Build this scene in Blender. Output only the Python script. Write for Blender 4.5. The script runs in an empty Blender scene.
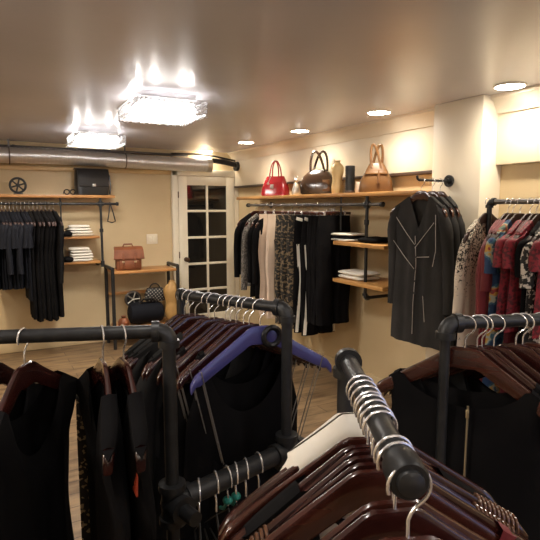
import bpy, bmesh, math, random
from math import sin, cos, pi, radians as R, atan2, sqrt
from mathutils import Vector, Matrix
rnd = random.Random(7)
sc = bpy.context.scene
COL = sc.collection
V = Vector
# ------------------------------------------------------------------ camera and survey helpers
F, PITCH, YAW, EYE = 520.0, math.atan(63/520), R(29), 1.6
CR = V((cos(YAW), -sin(YAW), 0)); CF = V((sin(YAW), cos(YAW), 0))
def ray(px, py):
    x, u = px-270, 270-py
    fw = F*cos(PITCH)+u*sin(PITCH); up = -F*sin(PITCH)+u*cos(PITCH)
    return CR*x + CF*fw + V((0, 0, up))
EYEP = V((0, 0, EYE))
def at_z(px, py, z): d = ray(px, py); return EYEP + d*((z-EYE)/d.z)
def at_x(px, py, x): d = ray(px, py); return EYEP + d*(x/d.x)
def at_y(px, py, y): d = ray(px, py); return EYEP + d*(y/d.y)
def azY(px, x):   # world y of the plane-x point seen at column px (near the horizon)
    return at_x(px, 207, x).y
cam = bpy.data.cameras.new('camera'); co = bpy.data.objects.new('camera', cam); COL.objects.link(co)
co.location = EYEP; co.rotation_euler = (pi/2-PITCH, 0, -YAW)
cam.sensor_width = 36; cam.lens = 36*F/540; cam.clip_start = .02
sc.camera = co
# ------------------------------------------------------------------ materials
MATS = {}
def mat(name, base=(.5,.5,.5), rough=.5, metal=0, coat=0, spec=.5, sheen=0, trans=0, emit=None, es=0, noise=None, bump=None, aniso=0):
    m = bpy.data.materials.new(name); m.use_nodes = True
    nt = m.node_tree; b = nt.nodes['Principled BSDF']
    b.inputs['Base Color'].default_value = (*base, 1); b.inputs['Roughness'].default_value = rough
    b.inputs['Metallic'].default_value = metal; b.inputs['Coat Weight'].default_value = coat
    b.inputs['Coat Roughness'].default_value = .08
    b.inputs['Specular IOR Level'].default_value = spec; b.inputs['Sheen Weight'].default_value = sheen
    b.inputs['Transmission Weight'].default_value = trans
    if emit: b.inputs['Emission Color'].default_value = (*emit, 1); b.inputs['Emission Strength'].default_value = es
    tc = nt.nodes.new('ShaderNodeTexCoord')
    if noise:   # (second colour, scale xyz, contrast lo, hi, detail)
        c2, s, lo, hi, det = noise
        mp = nt.nodes.new('ShaderNodeMapping'); mp.inputs['Scale'].default_value = s
        nt.links.new(tc.outputs['Object'], mp.inputs['Vector'])
        n = nt.nodes.new('ShaderNodeTexNoise'); n.inputs['Scale'].default_value = 1; n.inputs['Detail'].default_value = det
        nt.links.new(mp.outputs[0], n.inputs['Vector'])
        r = nt.nodes.new('ShaderNodeValToRGB'); r.color_ramp.elements[0].position = lo; r.color_ramp.elements[1].position = hi
        r.color_ramp.elements[0].color = (*base, 1); r.color_ramp.elements[1].color = (*c2, 1)
        nt.links.new(n.outputs['Fac'], r.inputs[0]); nt.links.new(r.outputs[0], b.inputs['Base Color'])
    if bump:    # (scale xyz, strength, distance)
        s, st, ds = bump
        mp = nt.nodes.new('ShaderNodeMapping'); mp.inputs['Scale'].default_value = s
        nt.links.new(tc.outputs['Object'], mp.inputs['Vector'])
        n = nt.nodes.new('ShaderNodeTexNoise'); n.inputs['Scale'].default_value = 1; n.inputs['Detail'].default_value = 3
        nt.links.new(mp.outputs[0], n.inputs['Vector'])
        bp = nt.nodes.new('ShaderNodeBump'); bp.inputs['Strength'].default_value = st; bp.inputs['Distance'].default_value = ds
        nt.links.new(n.outputs['Fac'], bp.inputs['Height']); nt.links.new(bp.outputs[0], b.inputs['Normal'])
    MATS[name] = m
    return m
def U(s): return (s, s, s)
mat('wall', (.64,.505,.305), .6, noise=((.55,.425,.25), U(1.3), .35, .7, 3), bump=(U(40), .08, .01))
mat('frieze', (.72,.63,.49), .55, bump=(U(40), .06, .01))
mat('pilaster', (.78,.70,.56), .5)
mat('white_paint', (.80,.74,.60), .4)
mat('ceiling', (.64,.63,.685), .27, spec=.55, noise=((.565,.555,.605), (.9,.9,.9), .35, .7, 2), bump=((3.2,3.2,3.2), .16, .02))
mat('oak', (.50,.25,.085), .4, noise=((.34,.15,.045), (1.5,14,14), .35, .7, 4))
mat('pine', (.56,.30,.10), .4, noise=((.40,.19,.06), (14,1.5,14), .35, .7, 4))
mat('bust_linen', (.42,.25,.085), .6, noise=((.34,.19,.06), U(12), .35, .7, 3))
mat('tan_wood', (.58,.40,.19), .5, noise=((.48,.31,.14), (1,10,10), .35, .7, 3))
mat('dark_wood', (.03,.010,.007), .55)
mat('pipe', (.019,.020,.022), .42, metal=.3, spec=.5, noise=((.028,.029,.031), U(30), .4, .7, 3), bump=(U(90), .15, .002))
mat('steel_pipe', (.16,.15,.145), .35, metal=.8)
mat('chrome', (.85,.85,.86), .22, metal=.75)
mat('mahogany', (.036,.008,.006), .22, coat=.8, noise=((.02,.005,.0045), (4,40,40), .35, .7, 3))
mat('mahogany_red', (.055,.013,.008), .25, coat=.6, noise=((.036,.009,.006), (4,40,40), .35, .7, 3))
mat('blue_violet', (.06,.06,.22), .3, coat=.5)  # blue-violet base colour over the whole hanger body, with a coat
mat('grip', (.12,.055,.03), .25, coat=.4)
mat('black_cloth', (.0055,.0052,.006), .9, spec=.06, noise=((.009,.0085,.009), U(5), .4, .65, 3), bump=(U(350), .15, .001))
mat('charcoal_cloth', (.015,.0147,.0148), .9, spec=.08, noise=((.022,.0215,.0213), U(6), .4, .65, 3), bump=(U(350), .2, .001))
mat('cardigan_knit', (.028,.0272,.027), .9, spec=.1, noise=((.040,.0385,.038), (8,8,3), .4, .65, 3), bump=(U(300), .25, .001))
mat('navy_cloth', (.007,.0078,.012), .8, spec=.15, bump=(U(300), .15, .001))
mat('satin_black', (.010,.010,.012), .4, spec=.4)
mat('grey_strap', (.16,.145,.13), .35, spec=.5)
mat('knit_grey', (.055,.05,.045), .9, noise=((.24,.22,.20), (90,90,60), .42, .6, 2))
mat('pink_cloth', (.66,.53,.42), .8, noise=((.58,.45,.35), U(6), .35, .7, 2))
mat('animal_cloth', (.012,.011,.010), .75, noise=((.20,.145,.085), (34,34,44), .52, .57, 2))
mat('white_cloth', (.80,.76,.68), .75)
mat('cream_cloth', (.70,.62,.50), .75, noise=((.64,.56,.45), U(5), .4, .7, 2))
mat('burgundy', (.16,.008,.012), .7, sheen=.1, noise=((.11,.006,.009), U(8), .35, .7, 2))
mat('red_lace', (.24,.012,.025), .7, noise=((.07,.006,.010), (55,55,55), .45, .6, 3))
mat('deep_red', (.07,.006,.008), .6, spec=.3)
mat('bw_print', (.012,.012,.012), .75, noise=((.6,.55,.48), (48,48,48), .52, .57, 2))
mat('stitch', (.42,.39,.36), .6)
mat('leather_tan', (.23,.075,.030), .42, noise=((.16,.05,.02), U(14), .35, .7, 3))
mat('leather_brown', (.030,.016,.010), .16, coat=.5, noise=((.05,.028,.016), U(7), .4, .7, 2))
mat('leather_camel', (.135,.062,.018), .35, noise=((.10,.044,.012), U(9), .35, .7, 2))
mat('leather_red', (.30,.012,.018), .2, coat=.6)
mat('leather_black', (.010,.010,.011), .28, spec=.5)
mat('cream_ceramic', (.60,.44,.22), .45, noise=((.52,.37,.17), U(9), .35, .7, 2))
mat('silver', (.6,.57,.53), .3, metal=.9)
mat('gold_metal', (.7,.58,.38), .35, metal=.9)
mat('dark_brown', (.055,.030,.018), .5)
mat('knob', (.10,.055,.03), .3, metal=.7)
mat('duct', (.76,.77,.79), .3, metal=.75, bump=((160,3,3), .55, .01))
mat('switch', (.74,.67,.53), .4)
mat('door_glass', (.012,.011,.010), .04, spec=.8)
mat('crystal', (.95,.95,.97), .08, trans=.85, spec=.6)
mat('lamp_glow', (1,1,1), .5, emit=(1,.96,.91), es=3)
mat('bulb_glow', (1,1,1), .5, emit=(1,.96,.91), es=28)
mat('down_glow', (1,1,1), .5, emit=(1,.93,.82), es=26)
mat('teal', (.02,.26,.22), .5)
mat('orange', (.42,.06,.03), .35)
mat('rubber', (.012,.012,.012), .5)
def custom(name, build, rough=.75):
    m = bpy.data.materials.new(name); m.use_nodes = True
    nt = m.node_tree; b = nt.nodes['Principled BSDF']; b.inputs['Roughness'].default_value = rough
    b.inputs['Specular IOR Level'].default_value = .3
    tc = nt.nodes.new('ShaderNodeTexCoord')
    build(nt, b, tc); MATS[name] = m
def N(nt, t, **kw):
    n = nt.nodes.new(t)
    for k, v in kw.items():
        if k in n.inputs: n.inputs[k].default_value = v
        else: setattr(n, k, v)
    return n
def ramp(nt, stops, const=False):
    r = nt.nodes.new('ShaderNodeValToRGB'); cr = r.color_ramp
    if const: cr.interpolation = 'CONSTANT'
    while len(cr.elements) < len(stops): cr.elements.new(.5)
    for e, (p, c) in zip(cr.elements, stops): e.position = p; e.color = (*c, 1)
    return r
def b_flower(nt, b, tc):      # multicolour painterly print
    n = N(nt, 'ShaderNodeTexNoise', Scale=11.0, Detail=2.5); nt.links.new(tc.outputs['Object'], n.inputs['Vector'])
    r = ramp(nt, [(0,(.02,.05,.12)),(.42,(.05,.13,.20)),(.47,(.35,.38,.30)),(.52,(.55,.32,.07)),(.56,(.30,.05,.05)),(.61,(.10,.16,.10)),(.68,(.02,.03,.05))], True)
    nt.links.new(n.outputs['Fac'], r.inputs[0]); nt.links.new(r.outputs[0], b.inputs['Base Color'])
custom('flower_print', b_flower)
def b_lace(nt, b, tc):        # cream dress, black floral scrollwork on its upper half
    n = N(nt, 'ShaderNodeTexNoise', Scale=62.0, Detail=2.0, Distortion=1.2); nt.links.new(tc.outputs['Object'], n.inputs['Vector'])
    sx = N(nt, 'ShaderNodeSeparateXYZ'); nt.links.new(tc.outputs['Object'], sx.inputs[0])
    mr = N(nt, 'ShaderNodeMapRange'); mr.inputs['From Min'].default_value = -.62; mr.inputs['From Max'].default_value = -.30
    mr.inputs['To Min'].default_value = -.22; mr.inputs['To Max'].default_value = .02
    nt.links.new(sx.outputs['Z'], mr.inputs['Value'])
    a = N(nt, 'ShaderNodeMath', operation='ADD'); nt.links.new(n.outputs['Fac'], a.inputs[0]); nt.links.new(mr.outputs[0], a.inputs[1])
    r = ramp(nt, [(0,(.66,.58,.47)),(.50,(.66,.58,.47)),(.55,(.04,.035,.03))]); nt.links.new(a.outputs[0], r.inputs[0])
    nt.links.new(r.outputs[0], b.inputs['Base Color'])
custom('scroll_print', b_lace)
def b_dots(nt, b, tc):        # black leather with a lattice of pale dots
    mp = N(nt, 'ShaderNodeMapping'); mp.inputs['Scale'].default_value = (1,0,1); mp.inputs['Rotation'].default_value = (0,.6,0); nt.links.new(tc.outputs['Object'], mp.inputs['Vector'])
    v = N(nt, 'ShaderNodeTexVoronoi', Scale=34.0, Randomness=0.0); nt.links.new(mp.outputs[0], v.inputs['Vector'])
    r = ramp(nt, [(0,(.26,.25,.23)),(.22,(.24,.23,.21)),(.30,(.012,.012,.014))]); nt.links.new(v.outputs['Distance'], r.inputs[0])
    nt.links.new(r.outputs[0], b.inputs['Base Color'])
custom('dot_leather', b_dots, .35)
def b_sequin(nt, b, tc):
    v = N(nt, 'ShaderNodeTexVoronoi', Scale=120.0); nt.links.new(tc.outputs['Object'], v.inputs['Vector'])
    sp = N(nt, 'ShaderNodeSeparateColor'); nt.links.new(v.outputs['Color'], sp.inputs[0])
    r = ramp(nt, [(0,(.02,.018,.016)),(.7,(.02,.018,.016)),(.78,(.5,.40,.24))], True); nt.links.new(sp.outputs[0], r.inputs[0])
    nt.links.new(r.outputs[0], b.inputs['Base Color'])
    r2 = ramp(nt, [(0,(0,0,0)),(.7,(0,0,0)),(.78,(.8,.8,.8))], True); nt.links.new(sp.outputs[0], r2.inputs[0])
    nt.links.new(r2.outputs[0], b.inputs['Metallic'])
custom('sequin', b_sequin, .3)
def b_floor(nt, b, tc):
    mp = N(nt, 'ShaderNodeMapping'); nt.links.new(tc.outputs['Object'], mp.inputs['Vector'])
    br = N(nt, 'ShaderNodeTexBrick', Scale=1.0); br.offset = .37
    br.inputs['Brick Width'].default_value = 1.15; br.inputs['Row Height'].default_value = .14; br.inputs['Mortar Size'].default_value = .0035
    br.inputs['Color1'].default_value = (.215,.145,.08,1); br.inputs['Color2'].default_value = (.155,.10,.055,1); br.inputs['Mortar'].default_value = (.05,.03,.017,1)
    nt.links.new(mp.outputs[0], br.inputs['Vector'])
    m2 = N(nt, 'ShaderNodeMapping'); m2.inputs['Scale'].default_value = (2.2, 9, 1); nt.links.new(tc.outputs['Object'], m2.inputs['Vector'])
    n = N(nt, 'ShaderNodeTexNoise', Scale=1.6, Detail=6.0); nt.links.new(m2.outputs[0], n.inputs['Vector'])
    r = ramp(nt, [(.30,(.42,.36,.30)),(.52,(1,1,1)),(.75,(1.25,1.2,1.1))]); nt.links.new(n.outputs['Fac'], r.inputs[0])
    mx = N(nt, 'ShaderNodeMix', data_type='RGBA', blend_type='MULTIPLY'); mx.inputs['Factor'].default_value = 1
    nt.links.new(br.outputs['Color'], mx.inputs['A']); nt.links.new(r.outputs[0], mx.inputs['B'])
    nt.links.new(mx.outputs['Result'], b.inputs['Base Color'])
    bp = N(nt, 'ShaderNodeBump', Strength=.2, Distance=.01); nt.links.new(n.outputs['Fac'], bp.inputs['Height']); nt.links.new(bp.outputs[0], b.inputs['Normal'])
custom('floor', b_floor, .42)
# ------------------------------------------------------------------ mesh building
class MB:
    def __init__(s): s.bm = bmesh.new()
    def ringmesh(s, rings, closed=True, cap=True):
        vs = [[s.bm.verts.new(p) for p in r] for r in rings]
        n = len(rings[0])
        for a, b in zip(vs, vs[1:]):
            for i in range(n if closed else n-1):
                j = (i+1) % n
                try: s.bm.faces.new((a[i], a[j], b[j], b[i]))
                except ValueError: pass
        if cap and closed:
            for r in ((vs[0])[::-1], vs[-1]):
                try: s.bm.faces.new(r)
                except ValueError: pass
        return s
    def box(s, c, size, rot=None, bev=0):
        c = V(c); hx, hy, hz = (x/2 for x in size); b = min(bev, hx*.9, hy*.9, hz*.9)
        M = rot or Matrix()
        tmp = bmesh.new(); bmesh.ops.create_cube(tmp, size=1)
        for v in tmp.verts: v.co = V((v.co.x*size[0], v.co.y*size[1], v.co.z*size[2]))
        if b > 0: bmesh.ops.bevel(tmp, geom=list(tmp.edges), offset=b, segments=2, profile=.5, affect='EDGES')
        mp = {}
        for v in tmp.verts: mp[v] = s.bm.verts.new(c + (M.to_3x3() @ v.co))
        for f in tmp.faces: s.bm.faces.new([mp[v] for v in f.verts])
        tmp.free(); return s
    def tube(s, pts, r, n=10, cap=True, closed=False):
        pts = [V(p) for p in pts]; rs = r if isinstance(r, (list, tuple)) else [r]*len(pts)
        L = len(pts); up = None; rings = []
        for i, p in enumerate(pts):
            if closed: t = (pts[(i+1) % L]-pts[i-1]).normalized()
            else: t = (pts[min(i+1, L-1)]-pts[max(i-1, 0)]).normalized()
            if up is None:
                up = V((0,0,1)) if abs(t.z) < .9 else V((1,0,0))
            up = (up - t*up.dot(t))
            if up.length < 1e-6: up = t.orthogonal()
            up.normalize(); sd = t.cross(up)
            rings.append([p + (up*cos(2*pi*k/n) + sd*sin(2*pi*k/n))*rs[i] for k in range(n)])
        if closed: rings.append(rings[0]); cap = False
        s.ringmesh(rings, True, cap)
        if closed: bmesh.ops.remove_doubles(s.bm, verts=s.bm.verts[:], dist=1e-6)
        return s
    def lathe(s, prof, c=(0,0,0), n=24, ex=1, ey=1):
        c = V(c)
        return s.ringmesh([[c + V((r*ex*cos(2*pi*k/n), r*ey*sin(2*pi*k/n), z)) for k in range(n)] for r, z in prof])
    def torus(s, c, R0, r, axis='Z', n=28, m=8, a0=0, a1=2*pi):
        c = V(c); full = abs(a1-a0-2*pi) < 1e-6; pts = []
        cnt = n if full else n+1
        for k in range(cnt):
            a = a0+(a1-a0)*k/n; x, y = R0*cos(a), R0*sin(a)
            pts.append(c + {'Z': V((x,y,0)), 'Y': V((x,0,y)), 'X': V((0,x,y))}[axis])
        return s.tube(pts, r, m, closed=full)
    def ball(s, c, r, n=10, sc_=(1,1,1)):
        c = V(c); rings = []
        for i in range(1, n):
            a = pi*i/n; rings.append([c + V((r*sin(a)*cos(2*pi*k/(2*n))*sc_[0], r*sin(a)*sin(2*pi*k/(2*n))*sc_[1], r*cos(a)*sc_[2])) for k in range(2*n)])
        return s.ringmesh(rings)
    def build(s, name, m, parent=None, off=(0,0,0), loc=None, smooth=40):
        bm = s.bm; off = V(off)
        if off.length: bmesh.ops.translate(bm, verts=bm.verts[:], vec=-off)
        bmesh.ops.recalc_face_normals(bm, faces=bm.faces[:])
        for f in bm.faces: f.smooth = True
        for e in bm.edges:
            if len(e.link_faces) == 2 and e.calc_face_angle(0) > R(smooth): e.smooth = False
        me = bpy.data.meshes.new(name); bm.to_mesh(me); bm.free()
        me.materials.append(MATS[m] if isinstance(m, str) else m)
        o = bpy.data.objects.new(name, me); COL.objects.link(o)
        if parent: o.parent = parent
        if loc is not None: o.location = loc
        return o
def tag(o, label, cat, group=None, kind=None):
    if label: o['label'] = label
    if cat: o['category'] = cat
    if group: o['group'] = group
    if kind: o['kind'] = kind
    return o
def empty(name, loc, label, cat, group=None, rz=0):
    o = bpy.data.objects.new(name, None); COL.objects.link(o); o.empty_display_size = .05
    o.location = loc; o.rotation_euler = (0, 0, rz)
    return tag(o, label, cat, group)
def dup(root, loc=None, rz=None, label=None, group=None, swap=None):
    def cp(o, par):
        c = o.copy(); COL.objects.link(c); c.parent = par
        if par: c.matrix_parent_inverse = o.matrix_parent_inverse
        for ch in o.children: cp(ch, c)
        return c
    kids = list(root.children); r = root.copy(); COL.objects.link(r)
    for ch in kids: cp(ch, r)
    if loc is not None: r.location = loc
    if rz is not None: r.rotation_euler = (0, 0, rz)
    if label: r['label'] = label
    if group: r['group'] = group
    elif 'group' in r: del r['group']
    return r
def struct(name, mb, m, label=None, parent=None):
    o = mb.build(name, m, parent)
    if not parent: tag(o, label, name.split('_')[0], None, 'structure')
    return o
# ------------------------------------------------------------------ room shell
XL, XR, YF, YB, H = -1.9, 3.0, -2.2, 6.3, 2.3
struct('floor', MB().box(((XL+XR)/2, (YF+YB)/2, -.05), (XR-XL+.4, YB-YF+.4, .1)), 'floor', 'worn brown wood plank floor of the shop')
struct('ceiling', MB().box(((XL+XR)/2, (YF+YB)/2, H+.05), (XR-XL+.4, YB-YF+.4, .1)), 'ceiling', 'low glossy taupe painted ceiling')
struct('wall_back', MB().box(((XL+XR)/2, YB+.06, H/2), (XR-XL+.4, .12, H)), 'wall', 'tan back wall with shelf and white door')
struct('wall_right', MB().box((XR+.06, (YF+YB)/2, H/2), (.12, YB-YF, H)), 'wall', 'tan right wall behind the clothes rails')
struct('wall_left', MB().box((XL-.06, (YF+YB)/2, H/2), (.12, YB-YF, H)), 'wall', 'tan left wall')
# front wall with a shop window opening
f = MB(); wx0, wx1, wz0, wz1 = .9, 2.5, .8, 2.0
f.box(((XL+wx0)/2, YF-.06, H/2), (wx0-XL, .12, H)); f.box(((wx1+XR)/2, YF-.06, H/2), (XR-wx1, .12, H))
f.box(((wx0+wx1)/2, YF-.06, wz0/2), (wx1-wx0, .12, wz0)); f.box(((wx0+wx1)/2, YF-.06, (H+wz1)/2), (wx1-wx0, .12, H-wz1))
struct('wall_front', f, 'wall', 'tan front wall with the shop window')
# pilaster, frieze, crown moulding
py0, py1, pxf = 2.29, 2.70, 2.80
struct('wall_pilaster', MB().box(((pxf+XR)/2, (py0+py1)/2, H/2), (XR-pxf, py1-py0, H), bev=.006), 'pilaster', 'cream square pilaster on the right wall')
fr = MB(); fz = 1.87
for a, b in ((py1, YB), (YF, py0)):
    fr.box((XR-.03, (a+b)/2, (fz+H)/2), (.06, b-a, H-fz), bev=.004)
struct('trim_frieze', fr, 'frieze', 'pale raised frieze along the top of the right wall')
cm = MB()
def crown(y0, y1, xo):
    prof = [(0,-.11),(.012,-.11),(.018,-.085),(.035,-.065),(.05,-.035),(.075,-.02),(.08,0),(0,0)]
    cm.ringmesh([[V((xo-d, y, H+z)) for d, z in prof] for y in (y0, y1)])
crown(py1, YB, XR-.06); crown(YF, py0, XR-.06)
struct('trim_crown', cm, 'frieze', 'cream crown moulding where right wall meets ceiling')
struct('baseboard_back', MB().box(((XL+2.08)/2, YB-.011, .055), (2.08-XL, .022, .11), bev=.005), 'wall', 'tan baseboard along the back wall')
struct('baseboard_right', MB().box((XR-.011, 4.5, .055), (.022, 3.55, .11), bev=.005), 'wall', 'tan baseboard along the right wall')
ws = MB().box(((XL+2.1)/2, YB-.012, 2.02), (2.1-XL, .024, .05), bev=.004)
struct('trim_back', ws, 'tan_wood', 'wood strip along the back wall under the duct')
# ledge strip behind the bags on the right wall
struct('trim_right', MB().box((XR-.035, (py1+YB)/2, fz-.012), (.07, YB-py1, .024), bev=.003), 'dark_brown', 'dark wood strip under the frieze')
# door
d0 = at_y(178.5, 260, YB).x; d1 = at_y(233.5, 260, YB).x
dzt = at_y(206, 177, YB).z
door = tag(bpy.data.objects.new('door_1', None), 'white ten pane glass door in the back corner', 'door', None, 'structure')
COL.objects.link(door); door.location = ((d0+d1)/2, YB, 0)
off = V(((d0+d1)/2, YB, 0))
dw = d1-d0; st = .115; rows = 5; ztop, zbot = dzt-.11, .22; mun = .03
ox0, ox1 = d0+st, d1-st; cw = (ox1-ox0-mun)/2; rh = (ztop-zbot-mun*(rows-1))/rows
dm = MB()
yd = YB-.028
dm.box((d0+st/2, yd, dzt/2+.005), (st, .04, dzt-.01), bev=.004); dm.box((d1-st/2, yd, dzt/2+.005), (st, .04, dzt-.01), bev=.004)
dm.box(((d0+d1)/2, yd, (ztop+dzt)/2), (dw-2*st, .04, dzt-ztop), bev=.003); dm.box(((d0+d1)/2, yd, zbot/2), (dw-2*st, .04, zbot), bev=.003)
dm.box(((ox0+ox1)/2, yd, (ztop+zbot)/2), (mun, .034, ztop-zbot), bev=.004)
for k in range(1, rows):
    z = zbot+k*(rh+mun)-mun/2
    for q in (0, 1): dm.box((ox0+cw/2+q*(cw+mun), yd, z), (cw, .034, mun), bev=.004)
dm.build('door_leaf', 'white_paint', door, off)
g = MB()
for k in range(rows):
    for q in (0, 1): g.box((ox0+cw/2+q*(cw+mun), yd, zbot+rh/2+k*(rh+mun)), (cw, .006, rh))
g.build('glass_panes', 'door_glass', door, off)
fm = MB(); fw_ = .075
fm.box((d0-fw_/2-.004, YB-.025, dzt/2+.04), (fw_, .05, dzt+.08), bev=.005)
fm.box(((d0-fw_+XR)/2, YB-.025, dzt+.046), (XR-d0+fw_, .05, .08), bev=.005)
fm.box(((d1+.004+XR)/2, YB-.02, dzt/2), (XR-d1-.008, .04, dzt), bev=.004)
fm.build('door_frame', 'white_paint', door, off)
kb = at_y(186.5, 259.5, YB-.06)
k_ = MB().tube([(kb.x, YB-.05, kb.z), (kb.x, YB-.09, kb.z)], .011); k_.tube([(kb.x, YB-.046, kb.z), (kb.x, YB-.053, kb.z)], .03, 16)
k_.ball((kb.x, YB-.105, kb.z), .03, 8, (1,.75,1)); k_.build('door_knob', 'knob', door, off)
hm = MB()
for z in (.25, 1.0, 1.75): hm.tube([(d0-.002, YB-.053, z-.04), (d0-.002, YB-.053, z+.04)], .007, 8)
hm.build('hinge', 'knob', door, off)
# ------------------------------------------------------------------ duct on the back wall
def tube_thing(name, label, cat): return
e = at_y(207, 164, YB-.14); yD, zD, rD = YB-.14, 2.13, .082
dl = empty('ventilation_duct', (1.0, yD, zD), 'silver flexible ventilation duct along the top of the back wall', 'duct')
pts, rs = [], []
n = 300
for i in range(n+1):
    x = XL+.02+(e.x-XL-.02)*i/n
    pts.append((x, yD, zD+.012*sin(x*2.1))); rs.append(rD*(1+.022*sin(i*2.1)))
MB().tube(pts, rs, 20).build('flexible_tube', 'duct', dl, dl.location)
MB().tube([(e.x-.01, yD, pts[-1][2]), (e.x+.05, yD, pts[-1][2])], rD*1.08, 20).build('duct_collar', 'silver', dl, dl.location)
hp = MB()
for x in (.3, 1.5): hp.torus((x, yD, zD), rD*1.04, .006, 'X', 24, 6); hp.box((x, yD, (zD+rD+H)/2), (.02, .004, H-zD-rD))
hp.build('hanging_strap', 'steel_pipe', dl, dl.location)
pb = empty('gas_pipe', (e.x+.2, yD, zD), 'black pipe with a flanged end beside the silver duct', 'pipe')
x9 = XR-.03
MB().tube([(e.x+.06, yD, zD+.05), (e.x+.25, yD, zD+.035), (x9-.02, yD, zD-.005)], [.03,.035,.03], 12).build('pipe_run', 'pipe', pb, pb.location)
MB().tube([(x9-.07, yD, zD-.01), (x9-.03, yD, zD-.01)], .06, 16).tube([(x9-.03, yD, zD-.01), (x9+.02, yD, zD-.01)], .045, 16).build('flange', 'pipe', pb, pb.location)
MB().tube([(e.x-.45, yD+.02, zD+.11), (e.x-.1, yD+.02, zD+.12), (e.x+.1, yD+.02, zD+.105), (e.x+.4, yD+.02, zD+.06)], .012, 8).build('black_hose', 'rubber', pb, pb.location)
cd = MB().tube([(XL+.02, YB-.03, 2.235), (1.0, YB-.03, 2.24), (2.3, YB-.03, 2.235)], .016, 10)
for x in (-.6, .35, 1.3, 2.1): cd.box((x, YB-.02, 2.238), (.03, .04, .045), bev=.004)
tag(cd.build('conduit_pipe', 'steel_pipe', None), 'thin grey conduit on the back wall above the silver duct', 'conduit')
# light switch
p = at_y(152, 239, YB)
sw = empty('light_switch', (p.x, YB, p.z), 'cream double rocker light switch on the back wall beside the door', 'light switch')
MB().box((0, -.005, 0), (.135, .01, .12), bev=.004).build('cover_plate', 'switch', sw)
for x in (-.025, .025): MB().box((x, -.012, 0), (.034, .008, .066), bev=.003).build('rocker', 'white_paint', sw)
# ------------------------------------------------------------------ lights
def chandelier(x0, y0, S, label):
    c = V((x0+S/2, y0+S/2, H)); r = empty('crystal_chandelier', c, label, 'chandelier', 'square crystal ceiling lights')
    MB().box((0,0,-.030), (S-.10, S-.10, .058), bev=.004).build('ceiling_plate', 'chrome', r)
    MB().box((0,0,-.088), (S-.13, S-.13, .056), bev=.02).build('diffuser', 'lamp_glow', r)
    for k in range(4):
        for q in (-.09, .09):
            c_, s_ = round(cos(k*pi/2)), round(sin(k*pi/2)); d_ = S/2-.045
            MB().ball((c_*d_-s_*q, s_*d_+c_*q, -.085), .02, 7).build('bulb', 'bulb_glow', r)
    fr = MB(); bd = MB(); h = S/2
    for z in (-.045, -.125):
        for sx in (-1, 1):
            fr.box((sx*h,0,z), (.006, S, .006)); fr.box((0,sx*h,z), (S, .006, .006))
    fr.build('metal_frame', 'chrome', r)
    nb = 17
    def bead(x, y, z, q=.0105):
        vs = [bd.bm.verts.new((x+dx*q, y+dy*q, z+dz*q*1.15)) for dx,dy,dz in ((1,0,0),(0,1,0),(-1,0,0),(0,-1,0),(0,0,1),(0,0,-1))]
        for i in range(4):
            bd.bm.faces.new((vs[i], vs[(i+1)%4], vs[4])); bd.bm.faces.new((vs[(i+1)%4], vs[i], vs[5]))
    for k in range(nb):
        t = -h+S*k/(nb-1)
        for z in (-.060, -.084, -.108):
            for sx in (-1, 1): bead(sx*h, t, z); bead(t, sx*h, z)
        for j in range(nb):
            if (k+j) % 2 == 0: bead(t, -h+S*j/(nb-1), -.132)
    bd.build('crystal_beads', 'crystal', r, smooth=10)
    l = bpy.data.lights.new('chandelier_light', 'AREA'); l.size = S-.08; l.energy = 13; l.color = (1,.93,.83)
    o = bpy.data.objects.new('chandelier_light', l); COL.objects.link(o); o.location = c-V((0,0,.122))
    return r
chandelier(.84, 3.13, .44, 'square crystal bead ceiling light nearer the handbag shelf, larger in view')
chandelier(.76, 4.88, .44, 'square crystal bead ceiling light close to the duct, farther one')
DL = [(510,85.5,'recessed ceiling light above the cream pilaster, nearest of the row'),
      (379,112,'recessed ceiling light above the camel handbag'),
      (300,130.5,'recessed ceiling light above the red handbag'),
      (246,142,'recessed ceiling light near the corner, second from the duct pipe'),
      (206,151,'recessed ceiling light directly above the end of the duct')]
spots = []
for px, py, lb in DL:
    p = at_z(px, py, H)
    r = empty('recessed_light', (p.x, p.y, H), lb, 'ceiling light', 'round recessed downlights')
    MB().torus((0,0,-.003), .085, .006, 'Z', 32, 8).build('trim_ring', 'white_paint', r)
    MB().lathe([(.082,-.001),(.080,-.008),(.04,-.013),(.001,-.014)], n=28).build('lens', 'down_glow', r)
    spots.append((p.x, p.y))
def spot(x, y, e, col=(1,.86,.66), ang=155, blend=1):  # beam for the modelled downlights and for added fill spots
    l = bpy.data.lights.new('downlight_and_fill', 'SPOT'); l.energy = e; l.color = col; l.spot_size = R(ang); l.spot_blend = blend; l.shadow_soft_size = .06
    o = bpy.data.objects.new('downlight_and_fill', l); COL.objects.link(o); o.location = (x, y, H-.02); return o
for x, y in spots: spot(x, y, 18 if y < 2.5 else 27 if y < 5.5 else 9)
for x, y in ((.3, 1.6), (-.9, 3.4)): pass
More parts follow.
